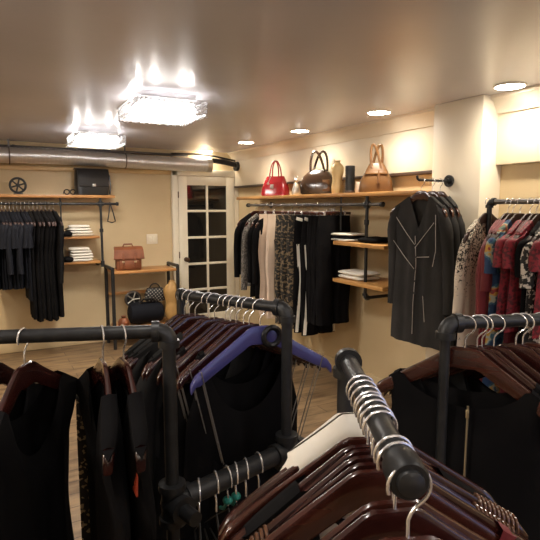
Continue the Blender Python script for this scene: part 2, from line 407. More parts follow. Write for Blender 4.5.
# unseen spots added as fill out of frame; back-left one follows a shelf shadow
for x, y in ((-1.2, .8), (-1.2, 2.4), (-1.2, 4.2), (-.2, 5.0), (2.55, .9), (2.5, -.2), (.9, -.7), (-.7,-.7)):
    spot(x, y, 70 if (x, y) == (-.2, 5.0) else 30 if y > 2 else 12)
for x, y in ((.25, 1.0), (1.35, .35)): spot(x, y, 9, (1,.93,.84))  # added overhead fill for the foreground racks, no fixtures there
def fill_point(name, loc, e, col, r=.12):
    l = bpy.data.lights.new(name, 'POINT'); l.energy = e; l.color = col; l.shadow_soft_size = r
    o = bpy.data.objects.new(name, l); COL.objects.link(o); o.location = loc; return o
for q in ((.2, -.9, 2.08), (-1.25, 1.3, 2.08), (1.9, -.9, 2.08)): fill_point('ceiling_fill', q, 20 if q[0] < -1 else 8, (1,.93,.84))  # unseen point fill added to brighten the ceiling near the camera
def area(name, loc, rot, sx, sy, e, col):
    l = bpy.data.lights.new(name, 'AREA'); l.shape = 'RECTANGLE'; l.size = sx; l.size_y = sy; l.energy = e; l.color = col
    o = bpy.data.objects.new(name, l); COL.objects.link(o); o.location = loc; o.rotation_euler = rot; return o
area('window_daylight', ((wx0+wx1)/2, YF-.1, (wz0+wz1)/2), (pi/2, 0, 0), wx1-wx0, wz1-wz0, 4, (.45,.55,1))
w = bpy.data.worlds.new('world'); sc.world = w; w.use_nodes = True
w.node_tree.nodes['Background'].inputs[0].default_value = (.5,.6,.8,1); w.node_tree.nodes['Background'].inputs[1].default_value = .05
# ------------------------------------------------------------------ hangers
HW = .235
def zs(u):           # top line of a hanger, u from the hook
    a = min(1, max(0, (abs(u)-.034)/(HW-.034)))
    return -.066-.130*a**.93-.012*max(0, (a-.9)/.1)**2
def hook_mesh(mb, r=.0021, low=-.068):
    cx, cz, q = 0, -.0062, .0245; pts = []
    for k in range(17):
        a = R(200-250*k/16); pts.append((cx+q*cos(a), 0, cz+q*sin(a)))
    pts += [(.009,0,-.030), (.003,0,-.038), (0,0,-.046), (0,0,low)]
    return mb.tube(pts, r, 8)
def hanger_body(mb, tmul=1):
    rings = []; n = 34
    for i in range(n+1):
        u = -HW+2*HW*i/n; a = abs(u)/HW
        h = .060-.020*min(1, a*1.1)-(.010 if a > .93 else 0)
        t = (.0065+.0065*a**1.5)*tmul*(.75 if a > .97 else 1); yo = -.035*a**2
        z1 = zs(u); z0 = z1-h; c = (z0+z1)/2
        ring = []
        for k in range(12):
            q = 2*pi*k/12; cx, sx = cos(q), sin(q)
            ring.append(V((u, yo+t*math.copysign(abs(cx)**.55, cx), c+h/2*math.copysign(abs(sx)**.55, sx))))
        rings.append(ring)
    return mb.ringmesh(rings)
def grips(mb, side):
    for k in range(9):
        a = .70+.028*k; u = side*HW*a; yo = -.035*a**2; z1 = zs(u)
        t = .0075+.0065*a**1.5
        pts = [(u, yo+t*cos(q)*1.12, z1-.012+.014*sin(q)) for q in [pi*(-.15+1.3*j/8) for j in range(9)]]
        mb.tube(pts, .0028, 6)
    return mb
def make_hanger(bodymat, grip=False, name='wooden_hanger'):
    r = bpy.data.objects.new(name, None); COL.objects.link(r); r.empty_display_size = .03
    hanger_body(MB()).build('hanger_body', bodymat, r)
    hook_mesh(MB()).build('hook', 'chrome', r)
    if grip:
        for s_ in (-1, 1): grips(MB(), s_).build('shoulder_grip', 'grip', r)
    return r
def make_clip_hanger():
    r = bpy.data.objects.new('clip_hanger', None); COL.objects.link(r)
    MB().box((0,0,-.078), (.36,.012,.024), bev=.004).build('hanger_bar', 'mahogany_red', r)
    hook_mesh(MB()).build('hook', 'chrome', r)
    for x in (-.11, .11):
        m = MB().box((x,0,-.088), (.022,.024,.04), bev=.003); m.tube([(x-.012,0,-.066), (x+.012,0,-.066)], .006, 8)
        m.build('clip', 'chrome', r)
    return r
def make_wire_hanger():   # trouser hanger on the low bar, cord tied round its shaft
    r = bpy.data.objects.new('trouser_hanger', None); COL.objects.link(r)
    hook_mesh(MB()).build('hook', 'chrome', r)
    MB().tube([(-.17,0,-.20),(0,0,-.075),(.17,0,-.20),(-.17,0,-.20)], .0022, 8).build('wire_frame', 'rubber', r)
    return r
PROTO = {'plain': make_hanger('mahogany'), 'red': make_hanger('mahogany_red'), 'grip': make_hanger('mahogany', True),
         'blue': make_hanger('blue_violet'), 'clip': make_clip_hanger(), 'wire': make_wire_hanger(), 'dark': make_hanger('dark_wood')}
USED = set()
def hanger(kind, loc, rz, label, group=None, tilt=0):
    pr = PROTO[kind]
    o = dup(pr, loc, rz); o.rotation_euler = (0, tilt, rz)
    return tag(o, label, 'hanger', group)
# ------------------------------------------------------------------ garments
def interp(tab, r):
    for (a, x), (b, y) in zip(tab, tab[1:]):
        if r <= b:
            t = (r-a)/(b-a) if b > a else 0; t = t*t*(3-2*t); return x+(y-x)*t
    return tab[-1][1]
def garment(name, label, cat, m, loc, rz, L=.7, W=((0,.2),(.12,.19),(.3,.21),(1,.23)), T=.035, sh=.215, neck=(.07,.10,.02),
            sleeve=None, folds=(5,.006), seed=0, group=None, tilt=0, rows=22, hemdip=0, topdrop=0, parts=None, hemw=.004, sleevemat=None, vneck=False, t0=.0165, shift=0):
    rg = random.Random(seed); M = 26; ph = [rg.uniform(0, 6.28) for _ in range(6)]
    nw, ndf, ndb = neck
    def ztop(u, side):
        z = zs(u)+.009-topdrop
        if abs(u) < nw:
            dp = ndf if side < 0 else ndb
            z = min(z, zs(nw)+.009-topdrop-dp*((1-abs(u)/nw) if vneck and side < 0 else (1-(u/nw)**2)**.6))
        return z
    rings = []
    for i in range(rows+1):
        r = (i/rows)**1.15; ring = []
        for side in (-1, 1):
            for k in range(M):
                s = (-1+2*k/M) if side < 0 else (1-2*k/M)
                # width profile: shoulder then body
                w = interp(((0, sh),)+tuple(W)[1:] if W[0][0] == 0 else W, r)
                u = s*w; u0 = s*sh
                zt = ztop(u0+shift if abs(u0) >= nw else u0, side); zh = -.07-L-hemdip*(1-s*s)
                z = zt+(zh-zt)*r
                t = (t0+(T-t0)*min(1, r*5))*max(.0, 1-abs(s)**(12-9*min(1, r*4)))**.5
                amp = folds[1]*min(1, r*3)*(1-s*s)
                v = side*t + amp*(sin(folds[0]*s*pi*.5+ph[0]+side)+.5*sin(folds[0]*1.7*s*pi*.5+ph[1]+r*2))
                v += -.035*min(1, ((u0+shift)/HW)**2)*max(0, 1-r*3)          # follows the bow of the hanger
                u += folds[1]*.8*r*sin(r*7+ph[2])*abs(s)
                if i == rows: z += hemw*sin(s*9+ph[3]+side)
                ring.append(V((u+shift, v, z-(.005 if i == 0 and abs(u0) > nw and t0 <= .02 else 0))))
        rings.append(ring)
    if t0 > .02: rings.insert(0, [V((p.x, p.y*.1, p.z+.010)) for p in rings[0]])
    b = MB().ringmesh(rings, True, False)
    if t0 <= .02:      # close the shoulders over the hanger, leave the neck open
        vs = list(b.bm.verts); us = [(-1+2*k/M)*sh for k in range(M+1)]
        md = {}
        def mid(k):
            if k not in md: md[k] = b.bm.verts.new((vs[k].co+vs[2*M-k].co)/2+V((0,0,.005)))
            return md[k]
        for k in range(1, M-1):
            if min(abs(us[k]), abs(us[k+1])) >= nw:
                b.bm.faces.new((vs[k], vs[k+1], mid(k+1), mid(k))); b.bm.faces.new((mid(k), mid(k+1), vs[2*M-k-1], vs[2*M-k]))
        b.bm.faces.new((vs[0], vs[1], vs[2*M-1])); b.bm.faces.new((vs[M-1], vs[M], vs[M+1]))
    o = b.build(name, m, None, smooth=70); o.location = loc; o.rotation_euler = (0, tilt, rz)
    tag(o, label, cat, group)
    if sleeve:
        sl, r0, r1, splay = sleeve
        for sg in (-1, 1):
            ss = []; n = 12
            for i in range(n+1):
                q = i/n
                u = sg*(sh-.035+ (.045+splay*q)*min(1, q*4)**.5); z = zs(sh)+.006-topdrop+.004-(sl)*q**1.05 - .02*q
                a = r0+(r1-r0)*q; a *= min(1, .5+q*4); bb = a*.62
                yy = -.030*max(0, 1-q*2)+.010*sin(q*4+ph[4])*q
                ss.append([V((u+a*.75*cos(2*pi*k/14), yy+bb*sin(2*pi*k/14)*(1+.12*sin(3*k+ph[5]+q*9)), z+ (a*.9*max(0, 1-q*5))*(-cos(2*pi*k/14)*sg*.6))) for k in range(14)])
            MB().ringmesh(ss, True, True).build('sleeve', sleevemat or m, o, smooth=70)
    return o
def trousers(name, label, m, loc, rz, L=1.0, half=.15, group=None, seed=0, stripe=None, T=.03):
    rg = random.Random(seed); b = MB(); p0 = rg.uniform(0, 6)
    def loopring(cx, a, t, z, f=0):
        return [V((cx+a*math.copysign(abs(cos(2*pi*k/20))**.8, cos(2*pi*k/20)), t*math.copysign(abs(sin(2*pi*k/20))**.7, sin(2*pi*k/20))*(1+f*sin(k*1.9+p0)), z)) for k in range(20)]
    b.ringmesh([loopring(0, half*(.95+.07*i/5), T*(.5+.5*min(1, i/3)), -.100-.268*i/5, .15) for i in range(6)])
    for sg in (-1, 1):
        b.ringmesh([loopring(sg*half*(.50+.03*sin(i*.8+sg+p0)), half*(.52-.06*i/12), T*(.95+.1*sin(i+p0)), -.34-(L-.27)*i/12, .22) for i in range(13)])
    o = b.build(name, m, None, smooth=60); o.location = loc; o.rotation_euler = (0, 0, rz); tag(o, label, 'trousers', group)
    MB().ringmesh([loopring(0, half*.965, T*.62, z) for z in (-.097, -.13)]).build('waistband', m, o)
    if stripe:
        for sg in (-1, 1):
            sb = MB(); pts = [[V((sg*half*(.86-.10*sin(i*.28))+dx, -T*(1.0-.25*(dx*sg > 0)), -.36-(L-.30)*i/12)) for dx in (-.013, .013)] for i in range(13)]
            rings = [[a+V((0,-.002,0)), c+V((0,-.002,0)), c+V((0,.004,0)), a+V((0,.004,0))] for a, c in pts]
            s_ = sb.ringmesh(rings).build('side_stripe', stripe, o)
        MB().box((-half*.75, -T*.75, -.135), (.07,.006,.028), Matrix.Rotation(.25, 4, 'Y'), bev=.001).build('waist_tag', stripe, o)
    return o
ORD = 'first second third fourth fifth sixth seventh eighth ninth tenth eleventh twelfth thirteenth fourteenth fifteenth sixteenth'.split()
# ------------------------------------------------------------------ pipe racks in the foreground
PR = .0167; ZB = 1.30
def elbow(mb, p, a, b, r=PR, L=.034):   # p corner; a, b unit directions leaving it
    p, a, b = V(p), V(a).normalized(), V(b).normalized(); pts = []
    for k in range(9):
        q = k/8; pts.append(p + a*L*(1-q)**2 + b*L*q**2)
    mb.tube(pts, r*1.32, 16)
    for d in (a, b): mb.tube([p+d*(L-.012), p+d*(L+.006)], r*1.55, 18)
    return mb
def tee(mb, p, dirs, r=PR, L=.038):
    p = V(p); mb.ball(p, r*1.45, 8)
    for d in dirs:
        d = V(d).normalized(); mb.tube([p, p+d*L], r*1.32, 16); mb.tube([p+d*(L-.014), p+d*(L+.004)], r*1.6, 18)
    return mb
def flange(mb, x, y): return mb.lathe([(.055,0),(.055,.008),(.028,.014),(.026,.035),(PR,.036)], (x, y, 0), 24)
UP, DN = V((0,0,1)), V((0,0,-1))
Lp0 = at_z(0, 337, ZB); Lp1 = at_z(150, 331.7, ZB); ldir = (Lp1-Lp0).normalized()
Lc = at_z(168.5, 331.5, ZB)                       # left rack elbow corner
Lc = Lp1 + ldir*((Lc-Lp1).dot(ldir))
Le = Lc - ldir*1.35
Mc = at_z(287, 308.5, ZB); Mf = at_z(181, 294.5, ZB); mdir = (Mf-Mc).normalized()
ZL = .855
Ml = V((Mc.x, Mc.y, ZL)); Ll = V((Lc.x, Lc.y, ZL)); lowdir = (Ml-Ll).normalized()
root = empty('pipe_rack', (Lc.x, Lc.y, 0), 'black iron pipe rack with crossbars at two angles joined by a low bar', 'clothes rack')
O = V(root.location)
def rack_part(name, mb, m='pipe'): return mb.build(name, m, root, O)
rack_part('crossbar', MB().tube([Lc-ldir*.02, Le], PR, 18)); rack_part('crossbar', MB().tube([Mc+mdir*.02, Mf], PR, 18))
rack_part('low_crossbar', MB().tube([Ll, Ml], .027, 20))
for c in (Lc, Mc): rack_part('post', MB().tube([c-UP*.02, V((c.x, c.y, 0))], PR, 18))
rack_part('post', MB().tube([Le, V((Le.x, Le.y, 0))], PR, 18))
rack_part('elbow', elbow(MB(), Lc, -ldir, DN)); rack_part('elbow', elbow(MB(), Mc, mdir, DN)); rack_part('elbow', elbow(MB(), Le, ldir, DN))
side = V((lowdir.y, -lowdir.x, 0))
rack_part('tee', tee(MB(), Ll, (UP, DN, lowdir, side), .0215, .05)); rack_part('tee', tee(MB(), Ml, (UP, DN, -lowdir, lowdir), .0215, .05))
rack_part('pipe_stub', MB().tube([Ll, Ll+side*.10+DN*.0], PR*1.1, 16)); rack_part('pipe_stub', MB().tube([Ml, Ml+lowdir*.075], PR*1.2, 16))
rack_part('end_cap', MB().tube([Mf-mdir*.012, Mf+mdir*.006], PR*1.35, 18))
fm = MB()
for c in (Lc, Mc, Le): flange(fm, c.x, c.y)
rack_part('floor_flange', fm)
# back leg under the free end of the second crossbar
Mb = Mf+mdir*.0
rack_part('post', MB().tube([Mf+mdir*.0-UP*.0, V((Mf.x, Mf.y, 0))], PR*.9, 14)); 
# front rack
Fn = at_z(408, 478, ZB); Ff = at_z(346, 357, ZB); fdir = (Ff-Fn).normalized()
root = empty('pipe_rack', (Ff.x, Ff.y, 0), 'black iron pipe rack pointing at the viewer with rounded bar end', 'clothes rack'); O = V(root.location)
rack_part('crossbar', MB().tube([Fn, Ff], PR, 20))
rack_part('post', MB().tube([Ff-UP*.015, V((Ff.x, Ff.y, 0))], PR, 18))
rack_part('elbow', elbow(MB(), Ff, -fdir, DN))
cp = MB().tube([Fn-fdir*.010, Fn-fdir*.006, Fn+fdir*.030], [PR*1.25, PR*1.38, PR*1.38], 22)
cp.tube([Fn-fdir*.010, Fn-fdir*.016, Fn-fdir*.020], [PR*.95, PR*.88, PR*.4], 22)
rack_part('end_cap', cp); rack_part('floor_flange', flange(MB(), Ff.x, Ff.y))
# right rack
Rc = at_z(446, 323.5, ZB); R1 = at_z(540, 319.5, ZB); rdir = (R1-Rc).normalized(); Re = Rc+rdir*1.1
root = empty('pipe_rack', (Rc.x, Rc.y, 0), 'black iron pipe rack in front of the alcove with bluish lit post', 'clothes rack'); O = V(root.location)
rack_part('crossbar', MB().tube([Rc+rdir*.02, Re], PR, 20))
for c in (Rc, Re): rack_part('post', MB().tube([c-UP*.02, V((c.x, c.y, 0))], PR*.8, 18))
rack_part('elbow', elbow(MB(), Rc, rdir, DN)); rack_part('elbow', elbow(MB(), Re, -rdir, DN))
fm = MB(); flange(fm, Rc.x, Rc.y); flange(fm, Re.x, Re.y); rack_part('floor_flange', fm)
CAMRZ = -YAW
def on_bar(px, A, B):        # point of the bar A-B seen at column px
    lo, hi = -.5, 1.5
    def col(t):
        p = A+(B-A)*t-EYEP; f_ = p.dot(CF)*cos(PITCH)-p.z*sin(PITCH); return 270+F*p.dot(CR)/f_
    inc = col(hi) > col(lo)
    for _ in range(50):
        m_ = (lo+hi)/2
        if (col(m_) < px) == inc: lo = m_
        else: hi = m_
    return A+(B-A)*lo
# --- left rack: black tanks
TANK = ((0,.2),(.10,.165),(.22,.185),(.34,.22),(1,.205))
def tank(label, loc, rz, **k):
    a = dict(L=.62, W=((0,.2),(.10,.195),(.20,.172),(.32,.188),(.55,.172),(1,.20)), T=.030, sh=.218, neck=(.12,.17,.08)); a.update(k)
    return garment('tank_top', label, 'tank top', 'black_cloth', loc, rz, **a)
p = on_bar(23, Lc, Le); rz = CAMRZ+R(86)
hanger('plain', p, rz, 'dark hanger with the black scoop tank on the left pipe rack')
tk = tank('black scoop neck tank top alone on the left pipe rack', p, rz, seed=3, L=.68)
p = on_bar(-10, Lc, Le)
hanger('plain', p, rz+R(4), 'dark hanger cut off by the left edge of the photo')
tank('black tank top cut off by the left edge of the photo', p, rz+R(4), seed=4)
p = on_bar(102, Lc, Le); rz = CAMRZ-R(63)
hanger('plain', p, rz, 'dark hanger with the sequin trimmed top on the left pipe rack')
tq = tank('black tank top with gold sequin side panel on left pipe rack', p, rz, seed=5, sh=.243, neck=(.095,.17,.05), L=.72, W=((0,.2),(.10,.185),(.2,.18),(.32,.205),(1,.21)))
p2 = on_bar(123, Lc, Le)
hanger('plain', p2, rz+R(4), 'dark hanger next to the left rack elbow')
tt = tank('black tank top with orange tag nearest the left rack elbow', p2, rz+R(4), seed=6, sh=.243, neck=(.10,.17,.05), L=.72)
tg = MB().box((.165,-.028,-.285), (.03,.004,.075), Matrix.Rotation(.12, 4, 'Y'), bev=.001); tg.build('price_tag', 'orange', tt)
sq = MB()
rings = []
for i in range(14):
    q = i/13; z = -.21-.55*q; rings.append([V((-.20-.018*min(1,q*5)+dx, -.012+dy, z)) for dx, dy in ((-.012,-.03),(.03,-.036),(.03,.04),(-.012,.034))])
sq.ringmesh(rings).build('sequin_panel', 'sequin', tq)
# --- middle bar
MG = 'hangers on the angled crossbar'
mh = [260, 249, 243.5, 236, 230, 225, 214, 208.5, 195, 189, 184]
JK = ((0,.2),(.2,.20),(.5,.20),(1,.22))
def camisole(label, loc, rz, seed):
    o = garment('camisole', label, 'camisole', 'black_cloth', loc, rz, L=.92, W=((0,.13),(.2,.15),(1,.2)), T=.045, sh=.135, neck=(.125,.05,.03), seed=seed, topdrop=.36, folds=(7,.008))
    for sg in (-1, 1):
        for v in (-.010, .008):
            a = V((sg*.205, -.03+v, zs(.205)+.004)); b = V((sg*.128, v, -.488))
            MB().tube([a, a*.5+b*.5, b], .0019, 6).build('strap', 'grey_strap', o)
    return o
for i, px in enumerate(mh):
    p = on_bar(px, Mc, Mf); rz = CAMRZ+R(27)+R(rnd.uniform(-4, 4))
    nm = ORD[i]
    if i == 0:
        hanger('blue', p, rz, 'glossy blue violet hanger beside the angled crossbar elbow')
    else:
        hanger('red' if i in (2, 4, 7) else 'plain', p, rz, f'dark wooden hanger, {nm} from the elbow on the angled crossbar')
    if i in (0, 1, 3, 4):
        o = camisole(f'black camisole with thin straps, on {nm} hanger from elbow of the angled crossbar', p, rz, 20+i)
        if i == 0:
            MB().torus((.035,-.012,-.10), .028, .009, 'Y', 20, 8).build('halter_loop', 'satin_black', o)
    elif i in (2, 5, 6):
        garment('dress', f'long black sleeveless dress, on {nm} hanger from elbow of the angled crossbar', 'dress', 'black_cloth', p, rz, L=1.0, W=((0,.2),(.1,.17),(.25,.2),(1,.25)), T=.03, sh=.17, neck=(.14,.22,.14), seed=30+i)
    else:
        garment('jacket', f'black long sleeved jacket, on {nm} hanger from elbow of the angled crossbar', 'jacket', 'charcoal_cloth', p, rz, L=.72, W=JK, T=.035, sh=.215, neck=(.09,.22,.10), sleeve=(.58,.055,.042,.012), seed=40+i)
# --- low bar
lx = [199, 216, 228, 236, 246, 259]
for i, px in enumerate(lx):
    p = on_bar(px, Ll, Ml)+UP*.006; rz = atan2(lowdir.y, lowdir.x)+pi/2+R(-25+rnd.uniform(-8, 8))
    o = hanger('wire', p, rz, f'chrome trouser hanger, {ORD[i]} along the low bar from the left post'); o.scale = (1.32,)*3
    if i in (2, 3):
        MB().ball((.004,0,-.058), .011, 6, (1,1,.8)).tube([(.004,0,-.06),(.02,.004,-.085),(.035,.006,-.09)], .004, 6).build('teal_cord', 'teal', o)
# --- front rack
def front_pt(y):
    lo, hi = -.3, 1.2
    def row(t):
        p = Fn+(Ff-Fn)*t-EYEP; f_ = p.dot(CF)*cos(PITCH)-p.z*sin(PITCH); u = p.dot(CF)*sin(PITCH)+p.z*cos(PITCH); return 270-F*u/f_
    for _ in range(50):
        m_ = (lo+hi)/2
        if row(m_) > y: lo = m_
        else: hi = m_
    return Fn+(Ff-Fn)*lo
fh = [(481,'red',-2),(457,'plain',3),(450,'red',-1),(424,'red',2),(418,'plain',-3),(412,'grip',5),(406.5,'grip',1),(403,'plain',4),(397,'red',-3),(391,'plain',0),(386,'plain',1)]
FWHAT = ['nearest the rounded end of the front pipe rack', 'second from the rounded end of the front pipe rack', 'third from the rounded end of the front pipe rack']
for i, (y, kd, dr) in enumerate(fh):
    p = front_pt(y); rz = CAMRZ+R(dr)+R(7)
    lab = 'glossy mahogany hanger, '+(f'{ORD[i]} from the rounded end of the front pipe rack' if i < 10 else 'holding the white blouse on the front pipe rack')
    if i == 0: lab = 'glossy mahogany hanger whose hook circles the rounded bar end'
    hanger(kd, p, rz, lab, tilt=(0,.02,-.025,.03,-.02,.015,-.03,.02,0,.025,0)[i])
    wide = dict(neck=(.165,.25,.22), sh=.205)
    if i == 10: garment('blouse', 'white blouse on the farthest hanger of the front pipe rack', 'blouse', 'white_cloth', p, rz, L=.6, T=.06, t0=.028, sh=.088, shift=-.038, W=((0,.13),(.1,.11),(1,.14)), neck=(.0,.0,.0), seed=80)
    if i == 7:
        o = garment('cardigan', 'black cardigan with silver ring studs on the front pipe rack', 'cardigan', 'black_cloth', p, rz, L=.62, T=.03, sh=.215, neck=(.10,.2,.1), sleeve=(.5,.055,.045,.015), seed=81)
        for u in (-.135, -.155, -.112):
            MB().torus((u, -.045, zs(u)-.005), .0075, .002, 'Y', 14, 6).build('ring_stud', 'silver', o)
    if i == 3: garment('top', 'burgundy sleeveless top in the middle of the front pipe rack', 'top', 'burgundy', p, rz, L=.6, T=.03, seed=82, **wide)
    if i == 2: garment('dress', 'deep red dress third from the rounded end of the front rack', 'dress', 'deep_red', p, rz, L=.9, T=.03, seed=84, **wide)
    if i == 1: garment('dress', 'dark burgundy dress second from the rounded end of the front rack', 'dress', 'burgundy', p, rz, L=.9, T=.03, seed=85, neck=(.18,.3,.28), sh=.21)
# --- right rack
rh = [(466,'red','first'),(478,'plain','second'),(483,'plain','third'),(495,'plain','fourth'),(517,'plain','fifth'),(524,'plain','sixth'),(541,'red','seventh')]
for i, (px, kd, nm) in enumerate(rh):
    p = on_bar(px, Rc, Re); rz = CAMRZ-R(31)-R(2*(i % 3))
    hanger(kd, p, rz, f'reddish brown wooden hanger, {nm} from the elbow on the rack with the blue lit post')
    if i == 0:
        o = garment('dress', 'black dress with long metal back zipper on the right pipe rack', 'dress', 'black_cloth', p, rz, L=.95, W=((0,.2),(.1,.185),(.22,.2),(.35,.23),(1,.24)), T=.028, sh=.195, neck=(.155,.085,.05), seed=90, folds=(4,.004))
        zp = MB().tube([(.02,-.032,-.212),(.02,-.036,-.30),(.02,-.038,-.42),(.02,-.038,-.56)], .003, 6); zp.box((.02,-.036,-.232), (.008,.004,.022), bev=.001)
        zp.build('zipper', 'gold_metal', o)
    elif i in (1, 3, 5):
        garment('dress', f'plain black dress, on the {nm} hanger of the right pipe rack', 'dress', 'black_cloth', p, rz, L=.9, T=.03, sh=.19, neck=(.14,.2,.1), seed=90+i)
    elif i == 4:
        garment('jacket', 'charcoal jacket on the fifth hanger of the right pipe rack', 'jacket', 'charcoal_cloth', p, rz, L=.7, T=.035, neck=(.13,.2,.1), sleeve=(.5,.055,.045,.01), seed=96)
# ------------------------------------------------------------------ back wall left: shelf, rail, clothes
YS = 6.0; RW = .0135
sx1 = at_y(115, 197, YS-.0).x
sh = MB().box(((XL+.05+sx1)/2, (YS+YB)/2, 1.715), (sx1-XL-.05, YB-YS, .032), bev=.003)
tag(sh.build('wall_shelf', 'oak', None), 'long oak shelf on the back wall above the dark clothes', 'shelf')
root = empty('clothes_rail', (.76, 6.02, 1.63), 'black pipe rail under the oak shelf with drop posts on back wall', 'clothes rail'); O = V(root.location)
rx1 = at_y(117.5, 205, 6.02).x; pxA = at_y(61, 215, 6.02).x; pxB = at_y(101.5, 230, 6.02).x
rack_part('rail', MB().tube([(XL+.06, 6.02, 1.635), (rx1, 6.02, 1.635)], RW, 14))
rack_part('end_cap', MB().tube([(rx1-.015, 6.02, 1.635), (rx1+.01, 6.02, 1.635)], RW*1.5, 14))
rack_part('post', MB().tube([(pxB, 6.02, 1.70), (pxB, 6.02, .93)], RW, 14))
rack_part('bracket', MB().tube([(pxA, 6.02, 1.70), (pxA, 6.02, 1.45)], RW*.6, 10).tube([(pxA,6.02,1.655),(pxA,6.02,1.615)], RW*1.5, 12))
rack_part('tee', tee(MB(), (pxB, 6.02, 1.635), (V((1,0,0)), V((-1,0,0)), UP, DN), RW, .028))
rack_part('coupling', MB().tube([(pxB,6.02,1.36),(pxB,6.02,1.32)], RW*1.6, 14).tube([(pxB,6.02,1.0),(pxB,6.02,.93)], RW*1.6, 14))
rack_part('wall_bracket', MB().tube([(pxB,6.02,.955),(pxB,YB,.955)], RW, 12).tube([(pxB,YB-.012,.955),(pxB,YB,.955)], .035, 18))
s0 = at_y(62, 240, YS).x+.0; s1 = at_y(102, 240, YS).x-.015
for z, nm in ((1.265, 'upper'), (.985, 'lower')):
    o = MB().box(((s0+s1)/2, (YS+.04+YB)/2, z), (s1-s0, YB-YS-.04, .028), bev=.003).build('small_shelf', 'oak', None)
    tag(o, f'{nm} small oak shelf with folded white shirts beside the long black dresses', 'shelf')
def folded(x, y, z, w, d, m, label, group, seed, rz=0, h=.028, black=False):
    rg = random.Random(seed); b = MB(); n = 18; rings = []
    for i in range(9):
        a = pi*i/8; q = abs(sin(a))**.35
        zz = h*(.5-.5*cos(a)); rings.append([V((w/2*q*math.copysign(abs(cos(2*pi*k/n))**.35, cos(2*pi*k/n))*(1+.02*sin(k*2+seed)), d/2*q*math.copysign(abs(sin(2*pi*k/n))**.35, sin(2*pi*k/n)), zz+.002*sin(k*1.3+seed))) for k in range(n)])
    b.ringmesh(rings)
    o = b.build('folded_shirt', m, None, smooth=60); o.location = (x, y, z); o.rotation_euler = (0, 0, rz)
    return tag(o, label, 'folded shirt', group)
cx = (s0+s1)/2+.0
lev = ['bottom', 'second', 'third', 'fourth', 'top']
for base, cnt, nm in ((1.279, 4, 'upper'), (.999, 5, 'lower')):
    z = base
    for k in range(cnt):
        folded(cx+rnd.uniform(-.01,.015), 6.15, z, .27-.012*k, .24, 'white_cloth' if (k > 0 or cnt == 5) else 'cream_cloth', f'folded white shirt, {lev[k] if k < cnt-1 else "top"} of the right stack on {nm} small back wall shelf', 'folded white shirts', k+cnt, rnd.uniform(-.1,.1), .030); z += .0305
    folded(s0+.06, 6.09, base, .10, .16, 'black_cloth', f'folded black garment at left end of {nm} small back wall shelf', None, 5, .1, .055)
# clothes on the back rail
def rail_x(px): return at_y(px, 230, 5.82).x
i = 0
for k in range(9):
    x = rail_x(-4+3.9*k); rz = pi/2+R(rnd.uniform(-4, 4))
    hanger('dark', (x, 6.02, 1.642), rz, f'dark hanger, {ORD[k]} of those holding short navy shirts on the back rail', None)
    garment('shirt', f'short dark navy shirt, {ORD[k]} from the left on the back wall rail', 'shirt', 'navy_cloth', (x, 6.02, 1.642), rz, L=.80 if k < 8 else .93, T=.024, sh=.232, sleeve=(.24 if k % 3 else .5,.05,.045,.01), seed=100+k, folds=(5,.005))
for k in range(7):
    x = rail_x(32+4.1*k); rz = pi/2+R(rnd.uniform(-5, 5))
    hanger('dark', (x, 6.02, 1.642), rz, f'dark hanger, {ORD[k]} of those holding long black dresses on the back rail', None)
    garment('dress', f'long black dress, {ORD[k]} from the navy shirts on the back wall rail', 'dress', 'black_cloth', (x, 6.02, 1.642), rz, L=1.13+.03*(k % 2), W=((0,.2),(.12,.22),(.35,.18),(1,.24)), T=.032, sh=.232, neck=(.06,.06,.01), seed=120+k, folds=(6,.009), sleeve=(.62,.045,.035,.01) if k == 6 else None)
# strap loop at the rail end
a = at_y(110, 207, 6.02)
b = MB(); lp = [V((a.x, 6.02, 1.62)), V((a.x-.018, 6.0, 1.53)), V((a.x-.035, 6.0, 1.44)), V((a.x+.01, 6.0, 1.425)), V((a.x+.05, 6.0, 1.44)), V((a.x+.03, 6.0, 1.53)), V((a.x, 6.02, 1.655))]
b.tube(lp, .007, 8)
tag(b.build('strap_loop', 'leather_black', None), 'black leather strap loop hanging from the end of back rail', 'strap')
# things on the back shelf
ZS = 1.731
a = at_y(18, 188, 6.13)
root = empty('wheel_ornament', (a.x, 6.13, ZS), 'black spoked metal wheel ornament standing on the oak back shelf', 'ornament'); O = V((0,0,0))
rr = .075
rack_part('rim', MB().torus((0,0,.095), rr, .012, 'Y', 30, 10)); rack_part('hub', MB().tube([(0,-.018,.095),(0,.018,.095)], .02, 16))
for k in range(6):
    q = k*pi/3+.3; rack_part('spoke', MB().tube([(.015*cos(q),0,.095+.015*sin(q)), (rr*cos(q),0,.095+rr*sin(q))], .0085, 8))
rack_part('foot', MB().box((0,0,.007), (.09,.06,.014), bev=.004))
a = at_y(92, 182, 6.12); a0 = at_y(73, 182, 6.1).x; a1 = at_y(111, 182, 6.1).x
root = empty('black_handbag', ((a0+a1)/2, 6.14, ZS), 'boxy black leather handbag with flap on the oak back shelf', 'handbag'); root.rotation_euler = (0, 0, .12)
w_ = a1-a0-.04
prof = [(-w_/2, 0), (w_/2, 0), (w_/2*.97, .27), (-w_/2*.97, .27)]
def loft_box(mb, secs, n=28, p=.3):   # secs: z, half x, half y
    rings = [[V((hx*math.copysign(abs(cos(2*pi*k/n))**p, cos(2*pi*k/n)), hy*math.copysign(abs(sin(2*pi*k/n))**p, sin(2*pi*k/n)), z)) for k in range(n)] for z, hx, hy in secs]
    return mb.ringmesh(rings)
rack_part('bag_body', loft_box(MB(), [(0,w_/2*.9,.06),(.006,w_/2*.95,.068),(.12,w_/2,.07),(.26,w_/2*.98,.05),(.285,w_/2*.96,.04)]), 'leather_black')
fl = MB(); rings = []
